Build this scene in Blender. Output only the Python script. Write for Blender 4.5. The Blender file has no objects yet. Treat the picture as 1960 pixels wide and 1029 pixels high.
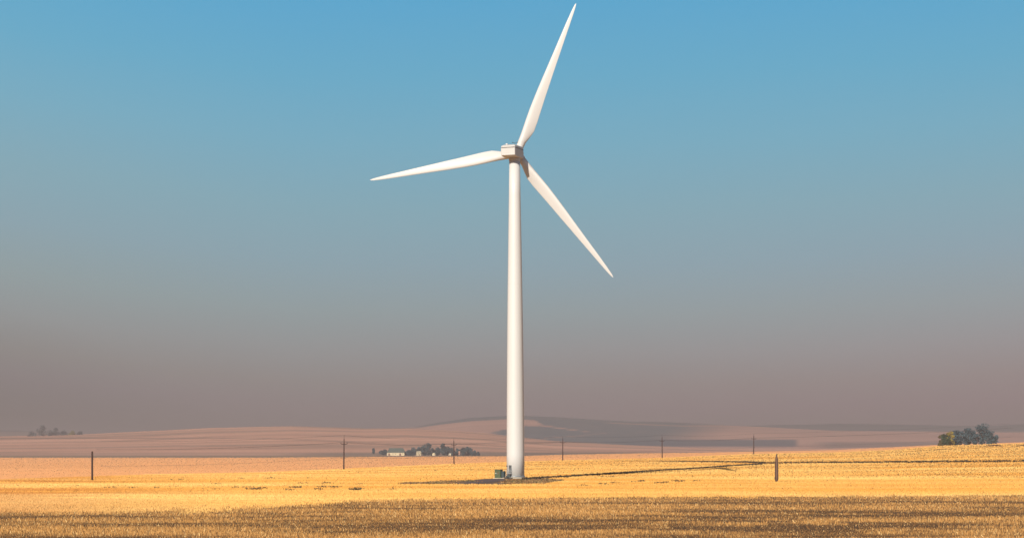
import bpy, bmesh, math, random
import numpy as np
from mathutils import Vector, Matrix
R = math.radians
random.seed(7); rng = np.random.default_rng(11)
sc = bpy.context.scene
COL = sc.collection

# ------------------------------------------------------------------ camera
HC = 6.15            # eye height above the turbine's foot
F = 3440.0           # focal length in photo pixels (photo 1960 x 1029)
H0 = 868.0           # horizon row in the photo
cd = bpy.data.cameras.new('camera'); cam = bpy.data.objects.new('camera', cd); COL.objects.link(cam)
cam.location = (0, 0, HC); cam.rotation_euler = (R(90), 0, 0)
cd.sensor_width = 36; cd.lens = 36 * F / 1960
cd.shift_y = (H0 - 514.5) / 1960
cd.clip_start = 0.5; cd.clip_end = 60000
sc.camera = cam

# ------------------------------------------------------------------ sun, sky, exposure
SUN_EL, SUN_AZ = R(25), R(204)          # from behind the camera, to the left
sd = bpy.data.lights.new('sun', 'SUN'); sd.energy = 5.0; sd.angle = R(0.5); sd.color = (1.0, 0.925, 0.80)
sun = bpy.data.objects.new('sun', sd); COL.objects.link(sun)
sdir = Vector((math.sin(SUN_AZ) * math.cos(SUN_EL), math.cos(SUN_AZ) * math.cos(SUN_EL), math.sin(SUN_EL)))
sun.rotation_euler = sdir.to_track_quat('Z', 'Y').to_euler(); sun.location = sdir * 300

sc.view_settings.view_transform = 'Standard'; sc.view_settings.look = 'None'
sc.view_settings.exposure = 0.0; sc.view_settings.gamma = 1; sc.view_settings.use_curve_mapping = False

w = bpy.data.worlds.new('World'); sc.world = w; w.use_nodes = True
nt = w.node_tree; nt.nodes.clear(); N = nt.nodes.new; L = nt.links.new
def mth(op, a, b=None, c=None, clamp=False, T=None):
    T = T or nt
    n = T.nodes.new('ShaderNodeMath'); n.operation = op; n.use_clamp = clamp
    for i, v in enumerate((a, b, c)):
        if v is None: continue
        if isinstance(v, (int, float)): n.inputs[i].default_value = v
        else: T.links.new(v, n.inputs[i])
    return n.outputs[0]
out = N('ShaderNodeOutputWorld'); bg = N('ShaderNodeBackground'); L(bg.outputs[0], out.inputs[0])
sky = N('ShaderNodeTexSky'); sky.sky_type = 'NISHITA'; sky.sun_disc = False
sky.sun_elevation = SUN_EL; sky.sun_rotation = SUN_AZ; sky.air_density = 1.2; sky.dust_density = 2.5; sky.ozone_density = 2.0
skys = N('ShaderNodeVectorMath'); skys.operation = 'SCALE'; L(sky.outputs[0], skys.inputs[0]); skys.inputs['Scale'].default_value = 0.05
tc = N('ShaderNodeTexCoord'); sx = N('ShaderNodeSeparateXYZ'); L(tc.outputs['Generated'], sx.inputs[0])
dz = sx.outputs['Z']
az = mth('DIVIDE', sx.outputs['X'], mth('MAXIMUM', mth('ABSOLUTE', sx.outputs['Y']), 0.2))
# smoke layer: blue sky fading through grey to mauve at the horizon
ramp = N('ShaderNodeValToRGB'); cr = ramp.color_ramp
nz = N('ShaderNodeTexNoise'); nz.inputs['Scale'].default_value = 3.0; nz.inputs['Detail'].default_value = 3
mp = N('ShaderNodeMapping'); mp.inputs['Scale'].default_value = (1, 1, 4); L(tc.outputs['Generated'], mp.inputs[0]); L(mp.outputs[0], nz.inputs['Vector'])
wob = mth('MULTIPLY', mth('SUBTRACT', nz.outputs[0], 0.5), 0.008)
az2 = mth('MULTIPLY', mth('MULTIPLY', az, az), 0.06)
lft = mth('MULTIPLY', mth('MAXIMUM', mth('SUBTRACT', mth('MULTIPLY', az, -1), 0.12), 0), 0.09)
e = mth('SUBTRACT', mth('SUBTRACT', mth('ADD', dz, wob), az2), lft)
L(mth('DIVIDE', e, 0.26, clamp=True), ramp.inputs[0])
def srgb(r, g, b): return tuple(((c / 255) / 12.92 if c / 255 <= 0.04045 else ((c / 255 + 0.055) / 1.055) ** 2.4) for c in (r, g, b))
HZ_RHO, HZ_TOP = 2.1e-4, 135.0
_want = [(0.004, (145, 132, 131)), (0.024, (147, 134, 134)), (0.038, (149, 139, 138)), (0.056, (151, 148, 149)), (0.078, (149, 157, 160)), (0.105, (143, 163, 173)),
         (0.135, (136, 168, 181)), (0.170, (124, 171, 192)), (0.205, (110, 170, 199)), (0.26, (92, 165, 207))]
_h = np.array(srgb(146, 133, 132)); stops = []
for d_, c_ in _want:      # the sky above the smoke, so that sky and smoke together give the wanted tone
    tr = max(math.exp(-HZ_RHO * (HZ_TOP - HC) / max(d_, .001)), .12); v = (np.array(srgb(*c_)) - _h * (1 - tr)) / tr
    stops.append((min(d_ / .26, 1), tuple(np.clip(v, .02, 1))))
while len(cr.elements) > 1: cr.elements.remove(cr.elements[-1])
cr.elements[0].position = stops[0][0]; cr.elements[0].color = tuple(float(q) for q in stops[0][1]) + (1,)
for p, c in stops[1:]:
    el = cr.elements.new(p); el.color = tuple(float(q) for q in c) + (1,)
mr = N('ShaderNodeMapRange'); mr.interpolation_type = 'SMOOTHSTEP'; L(dz, mr.inputs['Value'])
mr.inputs['From Min'].default_value = 0.27; mr.inputs['From Max'].default_value = 0.55
mx = N('ShaderNodeMix'); mx.data_type = 'RGBA'; L(mr.outputs[0], mx.inputs['Factor'])
low = mth('SUBTRACT', 1, mth('DIVIDE', dz, 0.16, clamp=True), clamp=True)      # smoke: rosier to the right, duller to the left
azl = mth('MULTIPLY', mth('MINIMUM', mth('MAXIMUM', az, -0.4), 0.4), low)
lo3 = mth('MULTIPLY', mth('MINIMUM', mth('ADD', azl, 0.14), 0), 1.0)
cx = N('ShaderNodeCombineXYZ')
for i_, k_ in enumerate((0.34, -0.04, 0.02)): L(mth('ADD', mth('MULTIPLY_ADD', azl, k_, 1), mth('MULTIPLY', lo3, 1.2)), cx.inputs[i_])
tint = N('ShaderNodeVectorMath'); tint.operation = 'MULTIPLY'; L(ramp.outputs[0], tint.inputs[0]); L(cx.outputs[0], tint.inputs[1])
L(tint.outputs[0], mx.inputs[6]); L(skys.outputs[0], mx.inputs[7])
L(mx.outputs[2], bg.inputs['Color']); bg.inputs['Strength'].default_value = 1.0

# ------------------------------------------------------------------ helpers
def lin(r, g, b): return srgb(r, g, b)
def mat(name, color=(.5, .5, .5), rough=.7, attr=None, noise=None, metallic=0, bump=None, var=0.25, spec=None):
    m = bpy.data.materials.new(name); m.use_nodes = True; t = m.node_tree
    b = t.nodes['Principled BSDF']; b.inputs['Roughness'].default_value = rough; b.inputs['Metallic'].default_value = metallic
    if spec is not None: b.inputs['Specular IOR Level'].default_value = spec
    if attr:
        a = t.nodes.new('ShaderNodeAttribute'); a.attribute_name = attr; src = a.outputs['Color']
    else:
        a = t.nodes.new('ShaderNodeRGB'); a.outputs[0].default_value = (*color, 1); src = a.outputs[0]
    g = t.nodes.new('ShaderNodeTexCoord')
    if noise:
        n = t.nodes.new('ShaderNodeTexNoise'); n.inputs['Scale'].default_value = 1; n.inputs['Detail'].default_value = 5
        mpn = t.nodes.new('ShaderNodeMapping'); mpn.inputs['Scale'].default_value = noise
        t.links.new(g.outputs['Object'], mpn.inputs[0]); t.links.new(mpn.outputs[0], n.inputs['Vector'])
        k = mth('MULTIPLY_ADD', n.outputs[0], 2 * var, 1 - var, T=t)
        v = t.nodes.new('ShaderNodeVectorMath'); v.operation = 'SCALE'; t.links.new(src, v.inputs[0]); t.links.new(k, v.inputs['Scale'])
        src = v.outputs[0]
    t.links.new(src, b.inputs['Base Color'])
    if bump:
        n2 = t.nodes.new('ShaderNodeTexNoise'); n2.inputs['Scale'].default_value = bump[0]; n2.inputs['Detail'].default_value = 6
        t.links.new(g.outputs['Object'], n2.inputs['Vector'])
        bp = t.nodes.new('ShaderNodeBump'); bp.inputs['Strength'].default_value = bump[1]; bp.inputs['Distance'].default_value = bump[2]
        t.links.new(n2.outputs[0], bp.inputs['Height']); t.links.new(bp.outputs[0], b.inputs['Normal'])
    return m

def tag(o, label=None, cat=None, group=None, kind=None):
    if label: o['label'] = label
    if cat: o['category'] = cat
    if group: o['group'] = group
    if kind: o['kind'] = kind
    return o
def empty(name, loc, rz=0):
    o = bpy.data.objects.new(name, None); COL.objects.link(o); o.location = loc; o.rotation_euler = (0, 0, rz); o.empty_display_size = .5
    return o
class MB:
    def __init__(s): s.bm = bmesh.new()
    def box(s, c, d, M=None, bev=0):
        r = bmesh.ops.create_cube(s.bm, size=1.0)
        vs = r['verts']
        for v in vs: v.co = Vector((v.co.x * d[0] + c[0], v.co.y * d[1] + c[1], v.co.z * d[2] + c[2]))
        if bev:
            es = list({e for v in vs for e in v.link_edges})
            rb = bmesh.ops.bevel(s.bm, geom=es, offset=bev, segments=2, affect='EDGES', profile=.5)
            vs = list({v for f in rb['faces'] for v in f.verts} | {v for v in vs if v.is_valid})
        if M is not None:
            for v in vs: v.co = M @ v.co
        return s
    def tube(s, pts, rads, n=10, cap=True):
        pts = [Vector(p) for p in pts]; rings = []
        if isinstance(rads, (int, float)): rads = [rads] * len(pts)
        up = None
        for i, p in enumerate(pts):
            d = (pts[min(i + 1, len(pts) - 1)] - pts[max(i - 1, 0)]).normalized()
            if up is None: up = Vector((0, 0, 1)) if abs(d.z) < .9 else Vector((1, 0, 0))
            x = d.cross(up).normalized(); y = d.cross(x).normalized(); up = -y if abs(d.z) >= 0 else up
            up = x.cross(d).normalized()
            rings.append([s.bm.verts.new(p + (x * math.cos(a) + up * math.sin(a)) * rads[i]) for a in (2 * math.pi * k / n for k in range(n))])
        for a, b in zip(rings, rings[1:]):
            for k in range(n):
                f = s.bm.faces.new((a[k], a[(k + 1) % n], b[(k + 1) % n], b[k])); f.smooth = True
        if cap:
            s.bm.faces.new(rings[0]); s.bm.faces.new(rings[-1])
        return s
    def loft(s, rings, smooth=True, cap=True):
        rr = [[s.bm.verts.new(p) for p in r] for r in rings]
        n = len(rr[0])
        for a, b in zip(rr, rr[1:]):
            for k in range(n):
                f = s.bm.faces.new((a[k], a[(k + 1) % n], b[(k + 1) % n], b[k])); f.smooth = smooth
        if cap: s.bm.faces.new(rr[0]); s.bm.faces.new(rr[-1])
        return s
    def lathe(s, prof, n=48, c=(0, 0, 0), smooth=True):
        rings = [[Vector((c[0] + r * math.cos(2 * math.pi * k / n), c[1] + r * math.sin(2 * math.pi * k / n), c[2] + z)) for k in range(n)] for r, z in prof]
        return s.loft(rings, smooth)
    def build(s, name, m, parent=None, M=None):
        if M is not None: bmesh.ops.transform(s.bm, matrix=M, verts=s.bm.verts)
        bmesh.ops.recalc_face_normals(s.bm, faces=s.bm.faces)
        me = bpy.data.meshes.new(name); s.bm.to_mesh(me); s.bm.free()
        o = bpy.data.objects.new(name, me); COL.objects.link(o); me.materials.append(m)
        if parent: o.parent = parent
        return o
def quick_mesh(name, V, Fc, m, parent=None, colors=None, smooth=False):
    """V (n,3) floats, Fc (k,3|4) ints"""
    me = bpy.data.meshes.new(name); V = np.asarray(V, np.float32); Fc = np.asarray(Fc, np.int32)
    me.vertices.add(len(V)); me.vertices.foreach_set('co', V.ravel())
    k = Fc.shape[1]; me.loops.add(Fc.size); me.loops.foreach_set('vertex_index', Fc.ravel())
    me.polygons.add(len(Fc)); me.polygons.foreach_set('loop_start', np.arange(0, Fc.size, k, dtype=np.int32))
    me.polygons.foreach_set('loop_total', np.full(len(Fc), k, np.int32))
    if smooth: me.polygons.foreach_set('use_smooth', np.ones(len(Fc), bool))
    me.update(calc_edges=True)
    if colors is not None:
        a = me.color_attributes.new('col', 'FLOAT_COLOR', 'POINT')
        c = np.ones((len(V), 4), np.float32); c[:, :3] = colors; a.data.foreach_set('color', c.ravel())
    o = bpy.data.objects.new(name, me); COL.objects.link(o); me.materials.append(m)
    if parent: o.parent = parent
    return o
_perm = rng.random((256, 256))
def vnoise(x, y):
    x = np.asarray(x, float); y = np.asarray(y, float)
    xi = np.floor(x).astype(int); yi = np.floor(y).astype(int); fx = x - xi; fy = y - yi
    fx = fx * fx * (3 - 2 * fx); fy = fy * fy * (3 - 2 * fy)
    g = lambda a, b: _perm[a & 255, b & 255]
    return (g(xi, yi) * (1 - fx) + g(xi + 1, yi) * fx) * (1 - fy) + (g(xi, yi + 1) * (1 - fx) + g(xi + 1, yi + 1) * fx) * fy
def fbm(x, y, o=4):
    s = 0; a = .5; t = 0
    for i in range(o): s = s + a * vnoise(x * 2 ** i + 17 * i, y * 2 ** i + 31 * i); t += a; a *= .5
    return s / t
ip = np.interp
def sstep(a, b, x):
    t = np.clip((x - a) / (b - a), 0, 1); return t * t * (3 - 2 * t)

# ------------------------------------------------------------------ the lie of the land
# near field -> crest of the golden field -> dip -> next crest -> farm bottom land -> plain under the hills
CX  = [-600, 0, 300, 500, 658, 870, 1077, 1267, 1442, 1600, 1700, 1800, 1960, 2500]
CYD = [410, 415, 540, 610, 800, 950, 1050, 1080, 1120, 1130, 1140, 1150, 1150, 1150]
CYP = [922, 920, 909, 905, 897.5, 887.5, 880.5, 876, 868.5, 865.5, 861, 853, 848, 846]
C2X = [-600, 0, 500, 700, 980, 1100, 1250, 1340, 1442, 1600, 1800, 1960, 2500]
C2P = [876, 876, 876, 874.5, 873, 869.5, 867, 866, 864, 861, 851, 846, 846]
def px_of(x, Y): return 980 + F * x / np.maximum(Y, 150)
def z_of(py, Y): return HC - (py - H0) / F * Y
def ground_z(x, Y):
    x = np.asarray(x, float); Y = np.asarray(Y, float); p = px_of(x, Y)
    Yc = ip(p, CX, CYD); zc = z_of(ip(p, CX, CYP), Yc)
    Yn = np.minimum(450, Yc * .55)
    Y2 = 2000.; z2 = z_of(ip(p, C2X, C2P), Y2)
    Yv = Yc + 260; zv = z_of(ip(p, CX, CYP) + 2.0, Yv)
    t = np.clip((Y - Yn) / (Yc - Yn), 0, 1)
    z = zc * t
    z = np.where(Y > Yc, zc + (zv - zc) * sstep(0, 1, (Y - Yc) / 260), z)
    z = np.where(Y > Yv, zv + (z2 - zv) * np.clip((Y - Yv) / (Y2 - Yv), 0, 1), z)
    z3 = HC - 3.2 / F * 2600
    z = np.where(Y > Y2, z2 + (z3 - z2) * sstep(2000, 2350, Y), z)
    und = (fbm(x / 60 + 5, Y / 45 + 3, 3) - .5) * .5 * sstep(80, 200, Y) * (1 - sstep(380, 430, Y) * (1 - sstep(480, 600, Y)))
    return z + und * np.where(Y > Yc * .93, .15, 1)
def gz(x, Y): return float(ground_z(np.array([x]), np.array([Y]))[0])
def hit(px, py, far=True):
    """the point of the ground (x, Y, z) seen in direction (px, py)"""
    Yc = float(ip(px, CX, CYD)); Ys = np.linspace(60, Yc, 3000)
    xs = (px - 980) / F * Ys; pp = H0 - F * (ground_z(xs, Ys) - HC) / Ys
    i = int(np.argmax(pp <= py)) if (pp <= py).any() else len(Ys) - 1
    return float(xs[i]), float(Ys[i]), float(ground_z(xs[i:i + 1], Ys[i:i + 1])[0])
EX = [-600, 0, 400, 520, 620, 700, 800, 1000, 1465, 1960, 2500]
EP = [976, 975, 974, 967, 961, 956, 953, 950, 948, 945, 945]
def edgeY(p): return HC * F / (ip(p, EX, EP) - H0)

STRAW = np.array((.80, .475, .135)); STRAWO = np.array((.74, .37, .078)); STRAWP = np.array((.86, .545, .175))
EARTH = np.array((.15, .08, .036)); TAN = np.array((.60, .315, .10)); PALE = np.array((.78, .52, .23)); BROWN = np.array((.26, .125, .042))
def field_color(x, Y):
    """mean crop colour of the golden field"""
    k = fbm(x / 70 + 3, Y / 22 + 9, 4); k2 = fbm(x / 16 + 30, Y / 9, 3)
    p = px_of(x, Y); py = H0 + F * HC / np.maximum(Y, 50)
    t = np.clip((k - .30) / .4, 0, 1)[..., None]
    c = STRAWO * (1 - t) + STRAWP * t
    c = c * (.90 + .2 * k2)[..., None]
    # darker orange swathe across the middle, paler headland at the near edge
    sw = np.exp(-((Y - 305 - 15 * (fbm(x / 60, Y * 0, 2) - .5)) / 30) ** 2) * sstep(.3, .6, fbm(x / 120 + 8, Y / 40, 2)); c = c * (1 - sw[..., None] * np.array((.06, .14, .25)))
    hd = sstep(285, 262, Y); c = c * (1 + hd[..., None] * np.array((.03, .07, .15)))
    # left part is darker and more orange in places
    lf = sstep(520, 0, p) * sstep(.35, .6, fbm(x / 40 + 60, Y / 14 + 7, 3))
    c = c * (1 - lf[..., None] * np.array((.22, .34, .30)))
    return c
def stubble_mix(x, Y):
    """0 = dark flattened strips, 1 = bright standing straw"""
    b = fbm(x / 18 + 11 + .15 * Y / 8, (Y + .06 * x) / 5.0, 4); b2 = fbm(x / 5 + 50, Y / 2.2 + 40, 3)
    b3 = fbm(x / 60, (Y - .03 * x) / 17 + 4, 2); rp = np.exp(-((x - 22) / 14) ** 2 - ((Y - 150) / 40) ** 2) * .15 * (fbm(x / 4 + 7, Y / 6, 3) > .42)
    fr = ((Y + .07 * x + 5 * fbm(x / 40, Y / 30, 2)) / 13.5) % 1; b2 = b2 + .55 * np.exp(-((fr - .5) / .035) ** 2) * (fbm(x / 20 + 90, Y / 30, 2) > .45)
    return np.clip((b * .6 + b2 * .30 + b3 * .30 - rp - .483) / .24, 0, 1)

# ground sheet
def make_ground():
    U = np.unique(np.concatenate([np.linspace(-.8, -.34, 24), np.linspace(-.34, .34, 420), np.linspace(.34, .8, 24)]))
    Ys = np.unique(np.concatenate([np.linspace(-300, 80, 20), np.linspace(80, 300, 150), np.linspace(300, 1250, 330), np.linspace(1250, 2500, 110), np.linspace(2500, 16000, 50)]))
    Yg, Ug = np.meshgrid(Ys, U, indexing='ij')
    Xg = Ug * np.where(Yg > 150, Yg, 150 + (150 - Yg) * 0.3)
    Zg = ground_z(Xg, Yg)
    n, m_ = Yg.shape
    V = np.stack([Xg, Yg, Zg], -1).reshape(-1, 3)
    I = np.arange(n * m_).reshape(n, m_)
    Fc = np.stack([I[:-1, :-1], I[:-1, 1:], I[1:, 1:], I[1:, :-1]], -1).reshape(-1, 4)
    x = V[:, 0]; Y = V[:, 1]; p = px_of(x, Y); Yc = ip(p, CX, CYD)
    sm = stubble_mix(x, Y)[:, None]
    near = EARTH * (1 - sm) + (EARTH * .4 + TAN * .6) * sm
    gold = field_color(x, Y) * np.array((.76, .70, .62))
    # second field: pinkish tan stubble with faint tillage streaks
    s = fbm(x / 300, Y / 30, 3)[:, None]
    two = np.array((.78, .39, .165)) * (.86 + .3 * s)
    far = np.array((.40, .25, .16)) * (.85 + .3 * s)
    ey = edgeY(p) - 6 + (fbm(x / 3, Y / 3, 2) - .5) * 8
    gold = gold * np.where(np.abs(x) > .37 * np.maximum(Y, 150) + 3, .22, 1.0)[:, None]  # field outside the view darkened to cut the light it bounces up
    c = np.where((Y < ey)[:, None], near, gold)
    c = np.where((Y > Yc + 40)[:, None], two, c); c = np.where((Y > 2020)[:, None], far, c)
    m = mat('field_soil', attr='col', rough=.95, noise=(.5, 1.6, .5), var=.22, bump=(1.2, .5, .25), spec=.1)
    o = quick_mesh('ground', V, Fc, m, colors=c, smooth=True); tag(o, kind='structure')
make_ground()

# standing straw: individual stalk clumps
def straw(name, n, ylo, yhi, width, height, colfn, keep, label, seed, yaw=.5, lean=.22):
    rg = np.random.default_rng(seed)
    q = rg.random(n); Y = 1 / (1 / ylo + (1 / yhi - 1 / ylo) * q)
    x = (rg.random(n) - .5) * .68 * Y
    k = keep(x, Y, rg); x = x[k]; Y = Y[k]; n = len(x)
    z = ground_z(x, Y) - .02
    wd = width(Y) * (.5 + rg.random(n)); h = height(x, Y) * (.55 + .75 * rg.random(n))
    a = rg.normal(0, yaw, n) + .15; lx = rg.normal(0, lean, n) * h; ly = rg.normal(0, lean, n) * h
    dx = np.cos(a) * wd / 2; dy = np.sin(a) * wd / 2; tp = .35 + .5 * rg.random(n)
    P = np.empty((n, 4, 3)); 
    P[:, 0] = np.stack([x - dx, Y - dy, z], -1); P[:, 1] = np.stack([x + dx, Y + dy, z], -1)
    P[:, 2] = np.stack([x + dx * tp + lx, Y + dy * tp + ly, z + h], -1); P[:, 3] = np.stack([x - dx * tp + lx, Y - dy * tp + ly, z + h * (.7 + .3 * rg.random(n))], -1)
    c = colfn(x, Y, rg)
    C = np.repeat(c[:, None, :], 4, 1)
    o = quick_mesh(name, P.reshape(-1, 3), np.arange(n * 4).reshape(n, 4), STRAWM, colors=C.reshape(-1, 3))
    tag(o, label, name.replace('_', ' ').split()[-1], kind='stuff')
STRAWM = mat('dry_straw', attr='col', rough=.75, spec=.2)
def c_near(x, Y, rg):
    s = stubble_mix(x, Y) + rg.normal(0, .22, len(x)); s = np.clip(s, 0, 1)[:, None]
    c = BROWN * (1 - s) + TAN * s
    pl = (rg.random(len(x)) < .08)[:, None]
    c = np.where(pl, PALE, c); dk = (rg.random(len(x)) < .10)[:, None]; c = np.where(dk, EARTH * 1.1, c)
    return c * (.86 + .28 * rg.random(len(x)))[:, None]
straw('cut_stubble', 420000, 88, 275, lambda Y: .028 * Y / 120, lambda x, Y: .10 + .17 * stubble_mix(x, Y),
      c_near, lambda x, Y, rg: (Y < edgeY(px_of(x, Y)) + rg.normal(0, 8, len(x)) + 10 * (vnoise(x / 2, Y * 0) - .5)) & (rg.random(len(x)) < .45 + .55 * stubble_mix(x, Y)),
      'brown cut stubble field in the foreground', 3)
def on_pad(x, Y):
    p = 980 + F * x / Y; q = H0 - F * (ground_z(x, Y) - HC) / Y; m = (vnoise(x * 1.5, Y / 3) - .5) * 1.2
    return (p > 800) & (p < 1080) & (q > ip(p, [760, 850, 930, 1010, 1045, 1080], [926, 923.4, 916, 914, 915.8, 918.5]) + m) & (q < ip(p, [760, 850, 960, 1040, 1080], [926, 926.4, 927, 925.3, 919]) + m)
def c_gold(x, Y, rg):
    c = field_color(x, Y) * 1.06 * (.86 + .28 * rg.random(len(x)))[:, None]
    dk = (rg.random(len(x)) < .015)[:, None]
    return np.where(dk, c * np.array((.6, .5, .4)), c)
straw('golden_stubble', 620000, 185, 1190, lambda Y: .085 * Y / 300, lambda x, Y: (.13 + .07 * vnoise(x / 8, Y / 8)) * (1 + Y / 900),
      c_gold, lambda x, Y, rg: (Y > edgeY(px_of(x, Y)) - 4 + rg.normal(0, 5, len(x)) + 10 * (vnoise(x / 2, Y * 0) - .5)) & (Y < ip(px_of(x, Y), CX, CYD) + 30) & ~on_pad(x, Y),
      'golden yellow straw stubble covering the middle field', 4, .3, .12)

def c_pink(x, Y, rg):
    s = fbm(x / 400, Y / 35, 3); return np.array((.71, .36, .155)) * (.84 + .32 * s)[:, None] * (.95 + .1 * rg.random(len(x)))[:, None]
straw('pinkish_stubble', 420000, 430, 2060, lambda Y: .35 * Y / 1000, lambda x, Y: .26 + .16 * Y / 1500, c_pink,
      lambda x, Y, rg: Y > ip(px_of(x, Y), CX, CYD) + 35, 'salmon pink stubble field behind the golden one', 6, .12, .05)

# hills
def ridge(name, Yf, Yr, Yb, X, P, colfn, base, res=(420, 60)):
    U = np.linspace((min(X) - 980) / F, (max(X) - 980) / F, res[0]); T = np.linspace(0, 1, res[1])
    Tg, Ug = np.meshgrid(T, U, indexing='ij')
    Yg = np.where(Tg < .8, Yf + (Yr - Yf) * (Tg / .8), Yr + (Yb - Yr) * ((Tg - .8) / .2))
    px = 980 + F * Ug; zr = z_of(ip(px, X, P), Yr); zb = base
    s = np.where(Tg < .8, np.sin(Tg / .8 * math.pi / 2) ** 1.1, np.cos((Tg - .8) / .2 * math.pi / 2))
    Xg = Ug * Yg; und = (fbm(Xg / 700 + 2, Yg / 500, 3) - .5) * 14 * np.sin(np.clip(Tg, 0, 1) * math.pi) * (Tg < .78)
    Zg = zb + (zr - zb) * s + und * np.clip((zr - zb) / 40, 0, 1)
    V = np.stack([Xg, Yg, Zg], -1).reshape(-1, 3); n, m_ = Xg.shape; I = np.arange(n * m_).reshape(n, m_)
    Fc = np.stack([I[:-1, :-1], I[:-1, 1:], I[1:, 1:], I[1:, :-1]], -1).reshape(-1, 4)
    py = H0 - F * (V[:, 2] - HC) / V[:, 1]; pxx = 980 + F * V[:, 0] / V[:, 1]
    c = colfn(pxx, py, V[:, 0], V[:, 1])
    m = mat(name + '_soil', attr='col', rough=1, noise=(.002, .012, .01), var=.12, spec=.0)
    o = quick_mesh('hill', V, Fc, m, colors=c, smooth=True); tag(o, kind='structure'); return o
def blend(c, d, k): return c * (1 - k[:, None]) + np.asarray(d) * k[:, None]
def hillA(px, py, x, Y):
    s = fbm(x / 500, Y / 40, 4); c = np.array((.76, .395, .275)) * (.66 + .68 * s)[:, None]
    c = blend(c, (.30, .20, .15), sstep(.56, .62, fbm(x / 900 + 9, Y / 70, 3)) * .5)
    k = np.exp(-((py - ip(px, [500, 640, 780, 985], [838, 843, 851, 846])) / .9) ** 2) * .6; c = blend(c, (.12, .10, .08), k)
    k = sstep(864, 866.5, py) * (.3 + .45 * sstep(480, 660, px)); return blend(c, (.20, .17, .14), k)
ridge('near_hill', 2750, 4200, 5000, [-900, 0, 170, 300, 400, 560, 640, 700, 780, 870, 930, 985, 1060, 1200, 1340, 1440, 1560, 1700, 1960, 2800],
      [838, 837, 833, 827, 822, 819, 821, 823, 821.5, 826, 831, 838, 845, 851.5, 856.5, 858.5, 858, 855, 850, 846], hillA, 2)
def hillB(px, py, x, Y):
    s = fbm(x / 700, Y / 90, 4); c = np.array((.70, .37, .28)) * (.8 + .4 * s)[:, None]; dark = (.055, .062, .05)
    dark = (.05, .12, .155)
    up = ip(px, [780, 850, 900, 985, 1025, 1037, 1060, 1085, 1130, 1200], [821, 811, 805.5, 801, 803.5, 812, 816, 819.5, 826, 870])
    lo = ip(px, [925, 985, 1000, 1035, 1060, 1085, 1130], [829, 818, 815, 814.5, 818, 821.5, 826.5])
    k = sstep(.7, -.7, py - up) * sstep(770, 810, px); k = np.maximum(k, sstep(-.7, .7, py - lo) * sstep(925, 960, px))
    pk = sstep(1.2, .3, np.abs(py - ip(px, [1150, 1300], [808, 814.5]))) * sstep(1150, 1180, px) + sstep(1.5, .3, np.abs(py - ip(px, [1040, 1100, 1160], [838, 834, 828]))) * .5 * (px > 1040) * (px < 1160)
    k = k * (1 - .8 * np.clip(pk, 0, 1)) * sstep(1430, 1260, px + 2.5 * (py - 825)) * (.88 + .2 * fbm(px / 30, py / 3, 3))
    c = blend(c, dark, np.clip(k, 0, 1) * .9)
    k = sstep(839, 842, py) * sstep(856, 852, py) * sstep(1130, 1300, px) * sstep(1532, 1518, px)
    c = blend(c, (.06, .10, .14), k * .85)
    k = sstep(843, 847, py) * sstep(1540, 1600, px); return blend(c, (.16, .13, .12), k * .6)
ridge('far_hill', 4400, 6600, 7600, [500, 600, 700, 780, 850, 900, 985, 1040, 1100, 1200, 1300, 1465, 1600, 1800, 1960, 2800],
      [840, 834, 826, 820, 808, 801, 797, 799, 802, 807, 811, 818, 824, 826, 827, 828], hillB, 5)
def hillC(px, py, x, Y):
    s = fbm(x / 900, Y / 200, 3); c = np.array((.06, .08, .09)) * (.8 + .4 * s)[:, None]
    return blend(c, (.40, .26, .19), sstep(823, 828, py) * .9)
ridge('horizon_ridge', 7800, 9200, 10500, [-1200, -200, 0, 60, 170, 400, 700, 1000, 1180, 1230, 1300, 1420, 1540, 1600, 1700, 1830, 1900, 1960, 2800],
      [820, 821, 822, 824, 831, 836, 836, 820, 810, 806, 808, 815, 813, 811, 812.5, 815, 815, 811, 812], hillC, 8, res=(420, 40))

# ------------------------------------------------------------------ wind turbine
WHITE = mat('tower_white_paint', (.71, .69, .675), rough=.42, noise=(.25, .25, .05), var=.05)
BLADEM = mat('blade_white_gelcoat', (.68, .65, .63), rough=.38, noise=(.3, .3, .3), var=.03)
NACM = mat('nacelle_fibreglass', (.63, .60, .58), rough=.5, noise=(.6, .6, .9), var=.05)
DARK = mat('dark_metal', (.05, .05, .055), rough=.5, noise=(3, 3, 3), var=.2)
GREYM = mat('galvanised_steel', (.34, .36, .38), rough=.45, metallic=.4, noise=(3, 3, 3), var=.2)
CONC = mat('concrete', (.50, .45, .38), rough=.9, noise=(2, 2, 2), var=.2)
TX, TY = .90, 450.0
YAW = R(18); TILT = R(3)
turb = empty('wind_turbine', (TX, TY, 0))
tag(turb, 'tall white three-bladed wind turbine standing in the golden field', 'wind turbine')
prof = [(2.215, .18), (2.215, 6), (2.16, 16), (2.08, 26), (1.96, 38), (1.80, 50), (1.62, 61), (1.46, 71), (1.345, 79.4)]
rings = [[Vector((r * math.cos(2 * math.pi * k / 96) - .25 * z / 80, r * math.sin(2 * math.pi * k / 96), z)) for k in range(96)] for r, z in prof]
tower = MB().loft(rings).build('tower', WHITE, turb)
for z in (19.5, 48.6):
    r_ = float(np.interp(z, [p[1] for p in prof], [p[0] for p in prof]))
    MB().lathe([(r_ - .02, z - .05), (r_ + .012, z - .04), (r_ + .012, z + .04), (r_ - .02, z + .05)], 96, (-.25 * z / 80, 0, 0)).build('section_joint', WHITE, tower)
fl = MB(); fl.lathe([(2.18, .42), (2.36, .43), (2.38, .50), (2.36, .62), (2.18, .64)], 96)
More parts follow.
